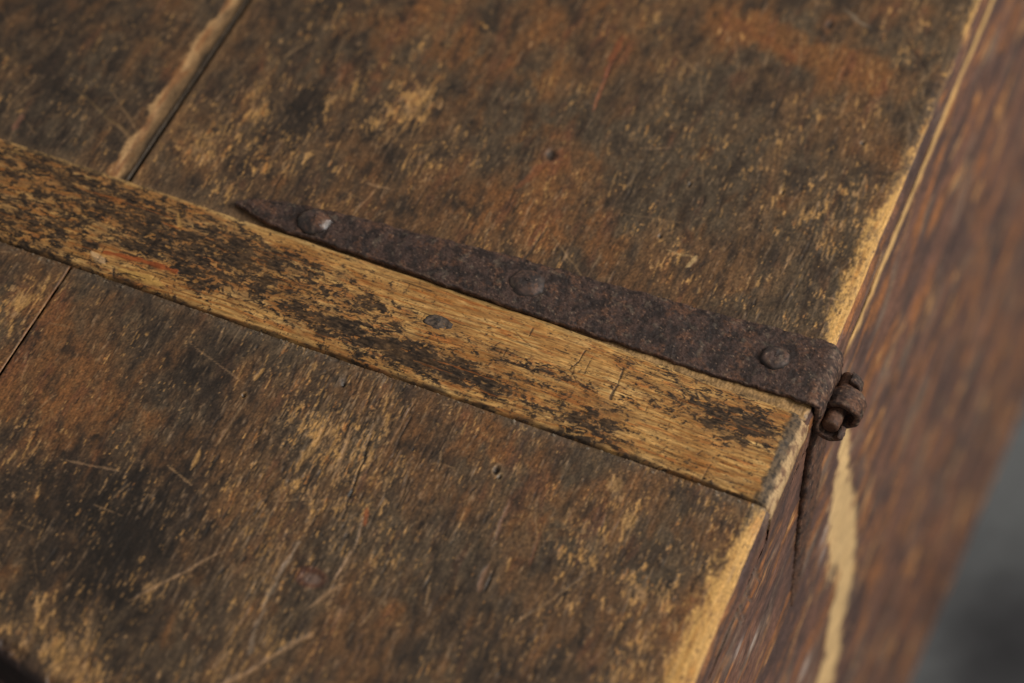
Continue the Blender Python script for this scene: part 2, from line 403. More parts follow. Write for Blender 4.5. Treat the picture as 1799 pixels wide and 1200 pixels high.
def build_plank(xs, ys, y_end, right_face, seam_side, name='lid_plank'):
    """lid plank: top face on a grid, carried over its edges and down its faces"""
    R = 2.6 if right_face else .5; TH = 25.0
    bx = list(xs); bz = [0]*len(xs); nx = [0]*len(xs); nz = [1]*len(xs); s = list(xs)
    xe = xs[-1]
    # right-hand edge: round, then down the face
    for a in np.linspace(0, 90, 8)[1:]:
        a = math.radians(a); bx.append(xe+R*math.sin(a)); bz.append(-R+R*math.cos(a)); nx.append(math.sin(a)); nz.append(math.cos(a)); s.append(xe+R*a)
    step = .8 if right_face else 4
    for z in np.arange(R+step, TH+.01, step):
        bx.append(xe+R); bz.append(-z); nx.append(1); nz.append(0); s.append(xe+R*1.5708+z-R)
    bx.append(xe-20); bz.append(-TH); nx.append(0); nz.append(-1); s.append(s[-1]+20)
    # left-hand face
    bx = [xs[0]-.2, xs[0]-.2]+bx; bz = [-TH, -3]+bz; nx = [-1, -1]+nx; nz = [0, 0]+nz; s = [xs[0]-6, xs[0]-2]+s
    bx, bz, nx, nz, s = (np.array(a, f32)[None, :] for a in (bx, bz, nx, nz, s))
    # near end: rounded and worn, then down
    re = 5.0
    ry, rz, top = [], [], []
    for z in (25, 21, 17, 13, 9): ry.append(y_end-re); rz.append(-z); top.append(0)
    for a in np.linspace(90, 0, 9)[:-1]:
        a = math.radians(a); ry.append(y_end-re*math.sin(a)); rz.append(-re+re*math.cos(a)); top.append(math.cos(a))
    ry = np.concatenate([ry, ys]); rz = np.concatenate([rz, np.zeros(len(ys))]); top = np.concatenate([top, np.ones(len(ys))])
    ry, rz, top = (a.astype(f32)[:, None] for a in (ry, rz, top))
    S = np.broadcast_to(s, (ry.shape[0], s.shape[1])); Y0 = np.broadcast_to(ry, S.shape)
    Y = Y0 + rz*1.0                                        # texture runs on down the near end
    c, h, gl = plank_surface(S, Y)
    c, h = dirt_at_batten(c, h, S, Y)
    # near end: shade of the face turned from the light, painted in dark
    e = ss(3, -5, Y - y_end + 3.5*fbm(S/9, Y/9, 3, 71))
    c = mix(c, rgb(38, 24, 20)*(1+.4*fbm(S/2, Y/2, 3, 72))[..., None], e*.95)
    h = h - 1.6*ss(.1, .6, fbm(S/12, Y/10, 3, 73))*blob(Y, Y*0, y_end, 0, 8, 1)
    # the edge face of the lid: old reddish-brown paint over grain
    face = ss(.6, 2.2, S - xe - 1.0 + 1.1*noise(S/4, Y/14, 74))*(1 if right_face else 0)
    fc = side_paint(Y, S-xe)
    c = mix(c, fc, face)
    h = h + face*(.35*fbm(Y/22, (S-xe)/2.0, 4, 75))
    # joint between the two planks
    g_up = ss(BAT_W-2, BAT_W+3, Y)
    if seam_side == 'right':
        dd = xe+R - S
        wob = .9*fbm(Y/26, Y*0, 3, 76)
        wid = 1.0 + g_up*(9.5 + wob*2)
        bev = np.where(g_up > .5, ss(1.0, .55, dd/wid)*.72 + .28*ss(.7, 0, dd/wid), ss(1.0, 0, dd/wid))
        h = h*(1-.5*bev) - bev*(.8 + .9*g_up)
        gb = ss(1.0, .7, dd/wid)*.9*g_up  # groove shading painted in, darker towards its right wall
        c = mix(c, mix(np.broadcast_to(rgb(124, 96, 64), S.shape+(3,)), rgb(62, 49, 34), ss(.5, .08, dd/wid + .25*fbm(S/4, Y/18, 3, 66)))*(1+.25*fbm(S/2, Y/9, 4, 79))[..., None], gb)
        bw = ss(1.0, .85, dd/(wid*1.12) + .22*fbm(S/5, Y/11, 3, 77))*ss(.42, .75, dd/(wid*1.12) + .25*fbm(S/6, Y/17, 3, 70) + .6*(1-g_up))
        c = mix(c, mix(np.broadcast_to(rgb(186, 146, 98), S.shape+(3,)), rgb(128, 84, 48), ss(-.35, .4, fbm(S/4, Y/22, 3, 78))), bw*.85)
    if seam_side == 'left':
        dd = S - xs[0]
        wid = .8 + g_up*.5
        bev = ss(wid, 0, dd); h = h - bev*(.8+.9*g_up)
        c = mix(c, rgb(84, 68, 48), bev*.8)
        c = mix(c, rgb(150, 112, 70), ss(3.5, 1.5, np.abs(dd-wid-1.2))*g_up*.35)
    # housing cut for the batten
    be = bat_edge(S)
    rec = ss(.8, 1.8, Y)*ss(be-.8, be-1.8, Y)
    c = mix(c, rgb(40, 32, 26), rec)
    h = h - 6.0*rec
    skew = (-.28*(S+271))*ss(-90, -172, Y0)*ss(-420, -300, S)*ss(-120, -200, S)
    P = np.stack([bx+nx*h, Y0 + skew - (1-top)*h*.6, bz+rz+nz*h*np.maximum(top, .3)], -1)*MM
    return quad_mesh(name, P, grid_quads(*S.shape), to_lin(c), gl, M_PLANK, chest)

def side_paint(Y, D):
    """old reddish-brown paint on the chest's upright faces; grain runs along y, D = depth below the lid in mm"""
    w = D + 9*fbm(Y/90, D/40, 3, 80)
    a = fbm(Y/90, w/24, 4, 81); b = fbm(Y/38, w/8, 4, 82, .62); f = fbm(Y/14, w/1.6, 3, 83); t = fbm(Y/2.5, w/1.5, 2, 84)
    c = mix(np.broadcast_to(rgb(106, 74, 59), D.shape+(3,)), rgb(74, 55, 49), ss(-.35, .35, a + .3*b))
    c = mix(c, rgb(118, 100, 84), ss(.05, .7, fbm(Y/60, w/20, 3, 85)+.4*b)*.65)
    c = mix(c, rgb(150, 94, 50), ss(.0, .5, b*.6+.6*fbm(Y/60, w/18, 3, 86))*.75)
    c = mix(c, rgb(192, 144, 88), ss(.36, .75, b*.6+.7*fbm(Y/45, w/14, 3, 87))*.7)
    c = mix(c, rgb(50, 38, 34), ss(.22, .8, fbm(Y/30, w/8, 4, 88, .62))*.55)
    return c*(1+.18*f+.12*t)[..., None]

FX = axis((-331+.1, -2.6, .55))
YV = axis((-178, -172, 1.0), (-172, -2, .62), (-2, 2, .3), (2, 50, 4), (50, 56, .3), (56, 240, .62), (240, 350, .8), (350, 640, 6))
build_plank(FX, YV, -178, True, 'left')
LX = axis((-660, -452, 5), (-452, -331-.1-.5, .62))
YL = axis((-178, -120, 5), (-120, -2, .65), (-2, 2, .4), (2, 50, 4), (50, 56, .4), (56, 240, .7), (240, 640, 6))
build_plank(LX, YL, -178, False, 'right')

# ------------------------------------------------------------------ batten
def build_batten():
    X0, X1 = -652.0, -7.0
    xs = axis((X0, -440, 5), (-440, -300, .5), (-300, X1, .4))
    bx = list(xs); bz = [0]*len(xs); n_x = [0]*len(xs); n_z = [1]*len(xs); s = list(xs)
    # bevelled end and end grain
    for i, t in enumerate(np.linspace(0, 1, 16)[1:]):
        bx.append(X1 + 7.2*t); bz.append(-4.2*t*t - 1.2*t); n_x.append(.5*t); n_z.append(1-.3*t); s.append(X1+9*t)
    for z in np.arange(6.2, 24, .8):
        bx.append(X1+7.2); bz.append(-z); n_x.append(1); n_z.append(0); s.append(X1+9+z-5.4)
    bx, bz, n_x, n_z, s = (np.array(a, f32)[None, :] for a in (bx, bz, n_x, n_z, s))
    ys = np.concatenate([[-.1, -.1, -.2], axis((-.3, BAT_W+.2, .33)), [BAT_W+.25, BAT_W+.3]]).astype(f32)
    zdrop = np.concatenate([[-8, -5, -2], np.zeros(len(ys)-5), [-2, -8]]).astype(f32)[:, None]
    S = np.broadcast_to(s, (len(ys), s.shape[1])); Y = np.broadcast_to(ys[:, None], S.shape)
    q = np.clip((Y-26)/27.5, -1, 1)
    dome = 5.6*(1-np.abs(q)**2.6) - 1.6
    dome = np.where(Y > 26, 4.0 - 3.0*np.abs(q)**2.4, dome + 1.2*ss(14, 2, Y)) - 2.6*ss(2.2, -.3, Y)
    # wood figure
    w = Y/3.4 + 1.6*fbm(S/150, Y/30, 2, 100) + .35*fbm(S/30, Y/6, 3, 101)
    ring = np.sin(w*2*np.pi)
    late = ss(.35, 1.0, ring)
    fib = fbm(S/17, Y/.55, 3, 102); fib2 = fbm(S/5, Y/.9, 2, 103)
    big = fbm(S/40, Y/14, 3, 104)
    c = mix(np.broadcast_to(rgb(188, 144, 84), S.shape+(3,)), rgb(158, 112, 60), ss(-.3, .6, big))
    c = mix(c, rgb(146, 90, 38), late*(.30+.45*ss(-.3, .4, fbm(S/60, Y/9, 2, 123))))
    c = mix(c, rgb(216, 178, 116), ss(.1, .7, fbm(S/26, Y/5, 3, 105))*.55)
    c = mix(c, rgb(160, 92, 42), ss(.10, .65, fbm(S/22, Y/3, 4, 106, .62))*.65)
    c = mix(c, rgb(122, 84, 46), ss(.25, .7, fbm(S/30, Y/1.6, 4, 126, .62))*.6)
    c = c*(1+.16*fib+.10*fib2)[..., None]
    # what is left of the dark varnish
    Z = zone(S, Y, [(60, 290, 34, 14, .45), (250, 370, 46, 12, .45), (330, 470, 44, 14, .60), (120, 380, 50, 20, .30), (60, 350, 18, 5, -.25), (150, 400, 22, 4, -.25), (430, 440, 24, 12, .45), (20, 400, 30, 24, .35), (520, 480, 22, 9, .35), (640, 540, 22, 8, .45), (560, 560, 30, 8, .25), (600, 590, 30, 6, .45), (700, 625, 30, 6, .55), (780, 650, 24, 6, .60),
                    (870, 690, 26, 5, .45), (900, 640, 14, 4, .35), (960, 660, 16, 4, .30), (1040, 755, 16, 8, .80), (1060, 720, 12, 8, .30), (1170, 720, 10, 4, .25), (1250, 715, 20, 7, .45), (1300, 750, 16, 9, .55), (1280, 780, 8, 6, .30), (1080, 640, 14, 5, .30), (1340, 740, 10, 10, .35), (1240, 660, 16, 4, .35), (1180, 660, 10, 3, .30),
                    (200, 455, 8, 5, -.6), (270, 490, 12, 4, -.5), (820, 560, 30, 8, -.55), (980, 610, 34, 8, -.50), (640, 470, 40, 5, -.35), (740, 500, 40, 4, -.3), (1180, 780, 40, 8, -.35), (480, 420, 16, 5, -.2), (900, 600, 30, 8, -.3), (1320, 840, 20, 10, -.4), (90, 330, 20, 6, -.25), (430, 560, 30, 4, -.3)])
    wx = S + 3*fbm(S/12, Y/8, 3, 107); wy = Y + 1.6*fbm(S/12, Y/8, 3, 108)
    Zd = Z*.85 - .27
    frag = fbm(wx/2.6, wy/1.1, 4, 110, .68)
    d = fbm(wx/9, wy/3.6, 4, 109, .6)*.70 + .62*frag + Zd
    thin = ss(-.28, .35, fbm(wx/9, wy/4, 4, 124, .65)*.7 + .25*frag + Zd + .02)      # thin stain
    dark = ss(-.03, .17, d)
    spots = ss(.52, .66, fbm(S/1.7, Y/.9, 3, 111, .6) + .25*(d-.3*frag))
    streak = ss(.50, .72, fbm(wx/12, wy/.7, 3, 112, .6) + .22*d + .12*late)
    dark = np.maximum(dark, np.maximum(spots*.75, streak*.65))
    dc = mix(np.broadcast_to(rgb(54, 42, 32), S.shape+(3,)), rgb(88, 68, 48), ss(-.2, .6, fbm(S/4, Y/2.0, 4, 113)))
    dc = mix(dc, rgb(27, 21, 17), ss(-.2, .45, fbm(S/2.6, Y/1.5, 3, 114, .65)+.15*d)*.85)
    dc = dc*(1+.28*fib2)[..., None]
    c = mix(c, mix(np.broadcast_to(rgb(112, 82, 54), S.shape+(3,)), rgb(150, 88, 42), ss(-.2, .5, fbm(S/14, Y/4, 3, 125))), thin*.50)
    c = mix(c, dc, dark*.93)
    c = mix(c, rgb(128, 92, 54), ss(-.3, .6, fbm(S/20, Y/7, 4, 127, .6))*.28)
    c = mix(c, dc, ss(.40, .62, fbm(S/3.2, Y/1.3, 4, 128, .66) + .25*fbm(S/30, Y/12, 2, 129))*.8)
    # rounded lower edge: grime plus painted-in shade of the side facing away; upper arris pale
    c = mix(c, rgb(46, 36, 28), np.clip(ss(3.0, .2, Y + 1.8*fbm(S/12, Y/3, 3, 115))*.75, 0, 1))
    c = mix(c, rgb(186, 152, 98), ss(BAT_W-2.4, BAT_W-.6, Y + .8*noise(S/14, Y/4, 116))*.55*(1-.6*dark))
    h = .18*fib + .14*fib2 + .22*late + .30*dark*(.6+.5*fib2) + .5*big
    h = h - .8*ss(.3, .8, fbm(S/26, Y*0, 3, 121))*ss(4, 0, Y)
    gl = -.06*dark
    # cross cuts, checks, knot
    def mark(pts, wd, colour, a, dep=0.0, wob=.5, seed=0, taper=True):
        nonlocal c, h
        P = [lid(*p, 3.5) for p in pts]
        for i in range(len(P)-1):
            paint(c, h, stroke(S, Y, P[i], P[i+1], wd, wob, seed+i, taper), colour, a, dep)
    K = rgb(44, 34, 28)
    mark([(1032, 612), (1018, 632), (1000, 648)], .42, K, .85, -.6, .8, 130, False)
    mark([(1000, 648), (1012, 668)], .3, K, .7, -.3, .4, 133)
    mark([(968, 640), (1010, 668)], .32, K, .75, -.4, .4, 134)
    mark([(1098, 640), (1086, 672), (1072, 702)], .7, K, .7, -.4, .9, 136, False)
    mark([(1100, 652), (1150, 672)], .45, K, .75, -.4, .5, 138)
    mark([(905, 580), (935, 612)], .3, K, .7, -.3, .5, 139)
    mark([(868, 610), (880, 600)], .3, K, .7, -.3, .3, 140)
    mark([(930, 590), (938, 570)], .3, K, .7, -.3, .3, 141)
    mark([(640, 560), (780, 606)], .3, K, .5, -.3, .4, 142)
    mark([(850, 560), (960, 598)], .3, rgb(120, 78, 40), .7, -.3, .4, 143)
    mark([(180, 442), (250, 458), (312, 478)], 1.4, rgb(150, 74, 34), .85, .5, .4, 144, False)
    mark([(160, 440), (182, 462)], 2.6, rgb(206, 168, 124), .8, .5, .8, 147)
    mark([(206, 470), (290, 500)], 2.4, rgb(190, 146, 78), .85, .4, .8, 148)
    mark([(200, 466), (200, 482)], .8, K, .8, -.4, .4, 149)
    mark([(312, 372), (318, 408)], 1.2, rgb(186, 140, 76), .7, -.2, .6, 150)
    mark([(600, 460), (760, 500)], .5, rgb(96, 70, 44), .6, -.3, .4, 151)
    mark([(410, 405), (560, 470)], .8, rgb(62, 48, 36), .55, -.2, .8, 152)
    mark([(1180, 640), (1400, 716)], .5, rgb(120, 80, 42), .5, -.2, .6, 153)
    rg = np.random.default_rng(9)
    for i in range(110):
        cx = rg.uniform(-430, -14); cy = rg.uniform(3, 51); ln = rg.gamma(2.0, 7.0)+4; a = rg.normal(0, .05)
        dk_ = rg.random() < .7
        paint(c, h, stroke(S, Y, (cx-ln/2, cy-a*ln/2), (cx+ln/2, cy+a*ln/2), rg.uniform(.22, .5), .35, 600+i), rgb(40, 30, 22) if dk_ else rgb(160, 92, 40), rg.uniform(.35, .8), -.3)
    for i in range(26):
        cx = rg.uniform(-330, -14); cy = rg.uniform(6, 50); ln = rg.gamma(2.0, 1.6)+1.5
        paint(c, h, stroke(S, Y, (cx, cy-ln/2), (cx+rg.normal(0, .8), cy+ln/2), .3, .5, 740+i), rgb(44, 34, 26), rg.uniform(.4, .8), -.3)
    # bevel and end grain
    e = ss(-8.5 , -6.2, S + 1.6*fbm(S/3, Y/5, 3, 117))
    ec = mix(np.broadcast_to(rgb(92, 76, 58), S.shape+(3,)), rgb(46, 39, 32), ss(-.2, .5, fbm(S/1.8, Y/3, 4, 118)))
    c = mix(c, ec, e*.92)
    e2 = ss(-3.0, -.6, S + 1.5*fbm(S/2, Y/6, 3, 119))
    c = mix(c, mix(np.broadcast_to(rgb(176, 146, 106), S.shape+(3,)), rgb(112, 84, 62), ss(-.1, .6, fbm(S/3, Y/7, 3, 120))), e2)
    e3 = ss(3.5, 6, S + 2.0*fbm(S/4, Y/9, 3, 122))
    c = mix(c, side_paint(Y, S+4), e3*.9)
    topw = np.clip(n_z, 0, 1)
    P = np.stack([bx + n_x*(h*.6 + .3), Y*bat_edge(bx)/BAT_W, bz + zdrop + n_z*(dome + h*.8) - (1-topw)*0], -1)
    # keep the side walls under the top skin
    wall = (zdrop < -.5)
    P[..., 2] = np.where(wall, np.minimum(P[..., 2], -2.0+zdrop*.8), P[..., 2])
    return quad_mesh('lid_batten', P*MM, grid_quads(*S.shape), to_lin(c), gl, M_BATTEN, chest)
batten = build_batten()

# ------------------------------------------------------------------ ironwork
def iron_colour(a, b, seed=0, warm=0.0):
    n = fbm(a/7, b/7, 4, 200+seed); m = fbm(a/1.7, b/1.7, 3, 210+seed); t = fbm(a/.8, b/.8, 2, 220+seed)
    c = mix(np.broadcast_to(rgb(74, 55, 47), a.shape+(3,)), rgb(46, 35, 31), ss(-.3, .4, n))
    c = mix(c, rgb(104, 70, 50), ss(.1, .7, fbm(a/9, b/9, 4, 230+seed)+.5*m+warm)*.75)
    c = mix(c, rgb(108, 98, 82), ss(.25, .8, fbm(a/5, b/5, 3, 240+seed)+.4*m)*.5)
    c = mix(c, rgb(158, 130, 106), ss(.52, .9, m*.6+.7*t)*.55)
    c = mix(c, rgb(30, 23, 22), ss(.3, .8, -m*.6-.6*t)*.7)
    return c*(1+.16*t)[..., None]

def strip_mesh(name, path, ylo, yhi, th, parent, nc=(26, 5), seed=0, bumpy=.35, warm=0.0, edge_r=1.2, mat=None, tip=False, ynoise=.35):
    """forged iron strip: path = (n,2) of x,z centre line in mm; ylo/yhi = its two edges along the path; closed, with rounded arrises"""
    path = np.asarray(path, f32); n = len(path)
    ylo = np.broadcast_to(np.asarray(ylo, f32), (n,)); yhi = np.broadcast_to(np.asarray(yhi, f32), (n,))
    d = np.gradient(path, axis=0); d /= np.linalg.norm(d, axis=1)[:, None]+1e-9
    nrm = np.stack([-d[:, 1], d[:, 0]], 1)
    sl = np.concatenate([[0], np.cumsum(np.linalg.norm(np.diff(path, axis=0), axis=1))])
    # cross section: u across (-1..1), k thickness (-1..1)
    us, ks, off = [], [], []
    top = np.linspace(-1, 1, nc[0]); m = 5
    cs = [(u, 1, 0) for u in top]
    cs += [(1, math.cos(a), math.sin(a)) for a in np.linspace(0, math.pi, m+2)[1:-1]]
    cs += [(u, -1, 0) for u in top[::-1]]
    cs += [(-1, math.cos(a), -math.sin(a)) for a in np.linspace(math.pi, 0, m+2)[1:-1]]
    cs = np.array(cs, f32)
    U = cs[:, 0][None, :]; K = cs[:, 1][None, :]; O = cs[:, 2][None, :]
    er = min(edge_r, th*.5)
    yc = (ylo+yhi)/2; hw = np.maximum((yhi-ylo)/2-er, .05)
    A = np.broadcast_to(sl[:, None], (n, len(cs))).astype(f32)
    yy = yc[:, None] + U*hw[:, None] + O*er
    yy = yy + ynoise*noise(A/6, U*2+seed, seed+1)*np.abs(U) + .3*ynoise*noise(A/1.8, U*3, seed+2)*np.abs(U)
    edge = 1-ss(0, er*1.6, hw[:, None]*(1-np.abs(U)))
    kk = K*(th/2)*(1-.28*edge*(np.abs(K) > .99))
    B = yy.astype(f32) + K*40
    h = bumpy*(.8*fbm(A/9, B/9, 3, 250+seed) + .55*fbm(A/2.2, B/2.2, 3, 260+seed) + .25*fbm(A/.8, B/.8, 2, 270+seed))
    kk = kk + h*np.sign(K)*(np.abs(K) > .5)
    P = np.stack([path[:, 0:1]+nrm[:, 0:1]*kk, yy, path[:, 1:2]+nrm[:, 1:2]*kk], -1)
    c = iron_colour(A, B, seed, warm)
    pit = fbm(A/2.2, B/2.2, 3, 260+seed)
    c = mix(c, rgb(34, 27, 27), ss(-.25, -.75, pit)*.6)
    c = mix(c, rgb(128, 98, 82), edge*ss(-.1, .7, fbm(A/3, B/3, 3, 280+seed))*.45)
    rub_highlight = ss(-5, -1, path[:, 0:1])*ss(6, 3, path[:, 0:1])*ss(-9, -3, path[:, 1:2])  # bend rubbed bright, with an edge highlight painted into the colour
    c = mix(c, rgb(150, 122, 100), rub_highlight*ss(.0, .6, fbm(A/2.2, B/2.2, 4, 285+seed, .62))*.6)
    q = grid_quads(n, len(cs), wrap=True, flip=True)
    V = P.reshape(-1, 3)*MM
    nv = len(V); m2 = len(cs)
    V = np.concatenate([V, P[0].mean(0)[None]*MM, P[-1].mean(0)[None]*MM])
    i = np.arange(m2); j = (i+1) % m2
    tr = np.concatenate([np.stack([i, j, np.full(m2, nv)], 1), np.stack([(n-1)*m2+j, (n-1)*m2+i, np.full(m2, nv+1)], 1)])
    cc = np.concatenate([c.reshape(-1, 3), c[0].mean(0)[None], c[-1].mean(0)[None]])
    gl = np.zeros(len(V), f32)
    return quad_mesh(name, V, q, to_lin(cc), gl, mat or M_IRON, parent, tris=tr)

TH = 3.4
def arc(cx, cz, r, a0, a1, n):
    a = np.radians(np.linspace(a0, a1, n)); return np.stack([cx+r*np.cos(a), cz+r*np.sin(a)], 1)
zc = .25 + TH/2
def build_strap():
    xs = np.concatenate([axis((-279, -270, .25)), axis((-269.5, -3.2, .5))])
    flat = np.stack([xs, zc + .35*np.sin(xs/37.0) + .25*np.sin(xs/13.0+1)], 1)
    flat[:, 1] += .5*np.clip((xs+40)/40, 0, 1)
    z_e = flat[-1, 1]
    bend = arc(-3.0, z_e-5.4, 5.4, 88, 8, 16)
    down = np.stack([np.linspace(2.4, 2.6, 5), np.linspace(z_e-6.5, z_e-9.0, 5)], 1)
    path = np.concatenate([flat, bend, down])
    kx = np.array([-279, -276, -270, -263.8, -256.8, -245, -225.9, -153, -99.3, -63.8, -20.7, -3, 0, 2.6])
    lo = np.array([61.2, 60.2, 58.3, 56.6, 55.2, 55.0, 55.5, 54.2, 54.9, 54.6, 56.0, 56.6, 56.6, 57.2])
    hx = np.array([-279, -276, -273.7, -263.8, -252.7, -231.6, -164.1, -123.9, -71, -19.3, -6, -2, 1.5, 2.6])
    hi = np.array([61.8, 64.2, 66.0, 69.3, 71.4, 74.0, 80.0, 82.9, 86.2, 90.4, 90.9, 90.3, 89.2, 88.2])
    # along the bend use arc position past x
    xp = path[:, 0].copy()
    return strip_mesh('hinge_strap', path, np.interp(xp, kx, lo), np.interp(xp, hx, hi), TH, chest, nc=(80, 5), seed=1, bumpy=.42, ynoise=.8), path
strap, spath = build_strap()
PX, PZ = 8.2, -12.6                                # hinge pin axis
def tongue(name, y0a, y1a, y0b, y1b, seed, a_end, r=5.0):
    z0 = spath[-1, 1]
    p = np.concatenate([np.stack([np.linspace(1.6, PX-r, 10), np.linspace(z0+6.5, PZ+1, 10)], 1), arc(PX, PZ, r, 180, a_end, 44)])
    t = np.clip(np.arange(len(p))/24.0, 0, 1); t = t*t*(3-2*t)
    return strip_mesh(name, p, y0a+(y0b-y0a)*t, y1a+(y1b-y1a)*t, TH, strap, nc=(20, 5), seed=seed, bumpy=.3, warm=.15, ynoise=.5)
tongue('knuckle', 56.8, 76.0, 56.6, 63.4, 21, 335, 6.0)
tongue('knuckle', 78.0, 88.0, 81.5, 87.0, 22, 440, 5.3)

def rivet(name, u, v, rx, ry, ht, parent, seed, flat=.5, zbase=zc+TH/2, mat=None, col=None, gloss=.2):
    cx, cy = lid(u, v, zbase+ht*.5)
    nr, na = 14, 40
    r = np.linspace(0, 1.0, nr)[1:][:, None]; a = np.linspace(0, 2*np.pi, na, endpoint=False)[None, :]
    wob = 1 + .10*noise(np.cos(a)*1.6+seed, np.sin(a)*1.6, seed) + .07*noise(np.cos(a)*4+seed, np.sin(a)*4, seed+1)
    X = r*np.cos(a)*rx*wob; Y = r*np.sin(a)*ry*wob
    z = ht*(1-r**(2+4*flat))**.75 + .42*fbm((X+seed*9)/3.4, Y/3.4, 3, seed)*ss(1, .6, r)
    Z = zbase - .35 + np.broadcast_to(z, X.shape)
    P = np.stack([cx+X, cy+Y, Z], -1)
    skirt = P[-1].copy(); skirt[:, 2] -= 1.6
    V = np.concatenate([np.array([[cx, cy, zbase-.35+ht]]), P.reshape(-1, 3), skirt])*MM
    q = grid_quads(nr, na, off=1, wrap=True)
    i = np.arange(na); tr = np.stack([np.zeros(na, int), 1+i, 1+(i+1) % na], 1)
    xa = (V[:, 0]*1000).astype(f32); ya = (V[:, 1]*1000).astype(f32)
    c = iron_colour(xa, ya, seed, .1) if col is None else col(xa, ya)
    rr = np.concatenate([[0], np.broadcast_to(r, X.shape).ravel(), np.ones(na)]).astype(f32)
    c = mix(c, rgb(26, 20, 17), ss(.80, .98, rr)*.8)
    c = mix(c, rgb(128, 100, 80), ss(.78, .62, rr)*ss(.35, .6, rr)*ss(.0, .6, fbm(xa/2, ya/2, 3, seed+60))*.5)
    gl = np.full(len(V), gloss, f32)
    return quad_mesh(name, V, q[:, ::-1] if False else q, to_lin(c), gl, mat or M_RIVET, parent, tris=tr)
rivet('rivet', 552, 384, 8.2, 7.6, 4.2, strap, 31, .05, gloss=.36)
rivet('rivet', 927, 494, 8.6, 8.0, 3.2, strap, 32, .12, gloss=-.06)
rivet('rivet', 1362, 626, 6.6, 6.4, 2.2, strap, 33, 1.0, gloss=-.10)
def nail_col(a, b):
    return mix(np.broadcast_to(rgb(92, 76, 62), a.shape+(3,)), rgb(50, 41, 35), ss(-.3, .5, fbm(a/2, b/2, 3, 290)))
rivet('nail_head', 770, 566, 6.8, 4.0, .55, batten, 34, .9, 4.2, None, nail_col, -.1)

# hinge pin and the lower leaf with its knuckle
def side_x(y, d):                                   # leaning side: x in mm at y, depth d
    return .2 + (d-25)*(.104 + .00008*y)
def build_pin():
    n = 60; ys = np.linspace(58.6, 88.5, n); na = 24
    a = np.linspace(0, 2*np.pi, na, endpoint=False)[None, :]
    r = 4.0*np.ones(n); r[0] = 2.6; r[1] = 3.7; r[-1] = 1.9; r[-2] = 3.0
    Yg = np.broadcast_to(ys[:, None], (n, na)).astype(f32); rr = r[:, None]*(1+.06*noise(Yg/3, np.cos(a)*1.5+4, 301))
    P = np.stack([PX+rr*np.cos(a), Yg, PZ+rr*np.sin(a)], -1).reshape(-1, 3)
    nv = len(P); V = np.concatenate([P, [[PX, ys[0], PZ]], [[PX, ys[-1], PZ]]])*MM
    i = np.arange(na); j = (i+1) % na
    tr = np.concatenate([np.stack([j, i, np.full(na, nv)], 1), np.stack([(n-1)*na+i, (n-1)*na+j, np.full(na, nv+1)], 1)])
    xa = (V[:, 1]*1000).astype(f32); c = iron_colour(xa, (V[:, 2]*1000).astype(f32)*2, 5, .6)
    return quad_mesh('hinge_pin', V, grid_quads(n, na, wrap=True), to_lin(c), np.full(len(V), .05), M_IRON, chest, tris=tr)
build_pin()
def build_leaf():
    # knuckle first: over the pin from behind, round the front and under
    curl = arc(PX+2.2, PZ-.5, 7.4, -125, 190, 70)
    d0 = np.arange(PZ*-1+3, 124, 1.0)
    base = np.stack([np.array([side_x(60, d) for d in d0])+1.7-2.6*ss(30, 118, d0), -d0], 1)
    k = ss(0, 10, d0-d0[0]); base[:, 0] = base[:, 0]*k + (PX+2.2-7.3)*(1-k)
    path = np.concatenate([curl, base])
    s = np.concatenate([np.full(len(curl), 0.0), d0])
    kd = [0, 15, 24, 40, 54, 80, 111, 124]
    lo = np.interp(s, kd, [66.5, 66, 56, 50, 44.5, 39.5, 33.5, 33.0])
    hi = np.interp(s, kd, [77.5, 78, 84, 79, 73, 64, 49, 36.0])
    o = strip_mesh('hinge_leaf', path, lo, hi, 3.9, chest, nc=(34, 5), seed=41, bumpy=.38, warm=.45, ynoise=.8, edge_r=1.8)
    return o
build_leaf()

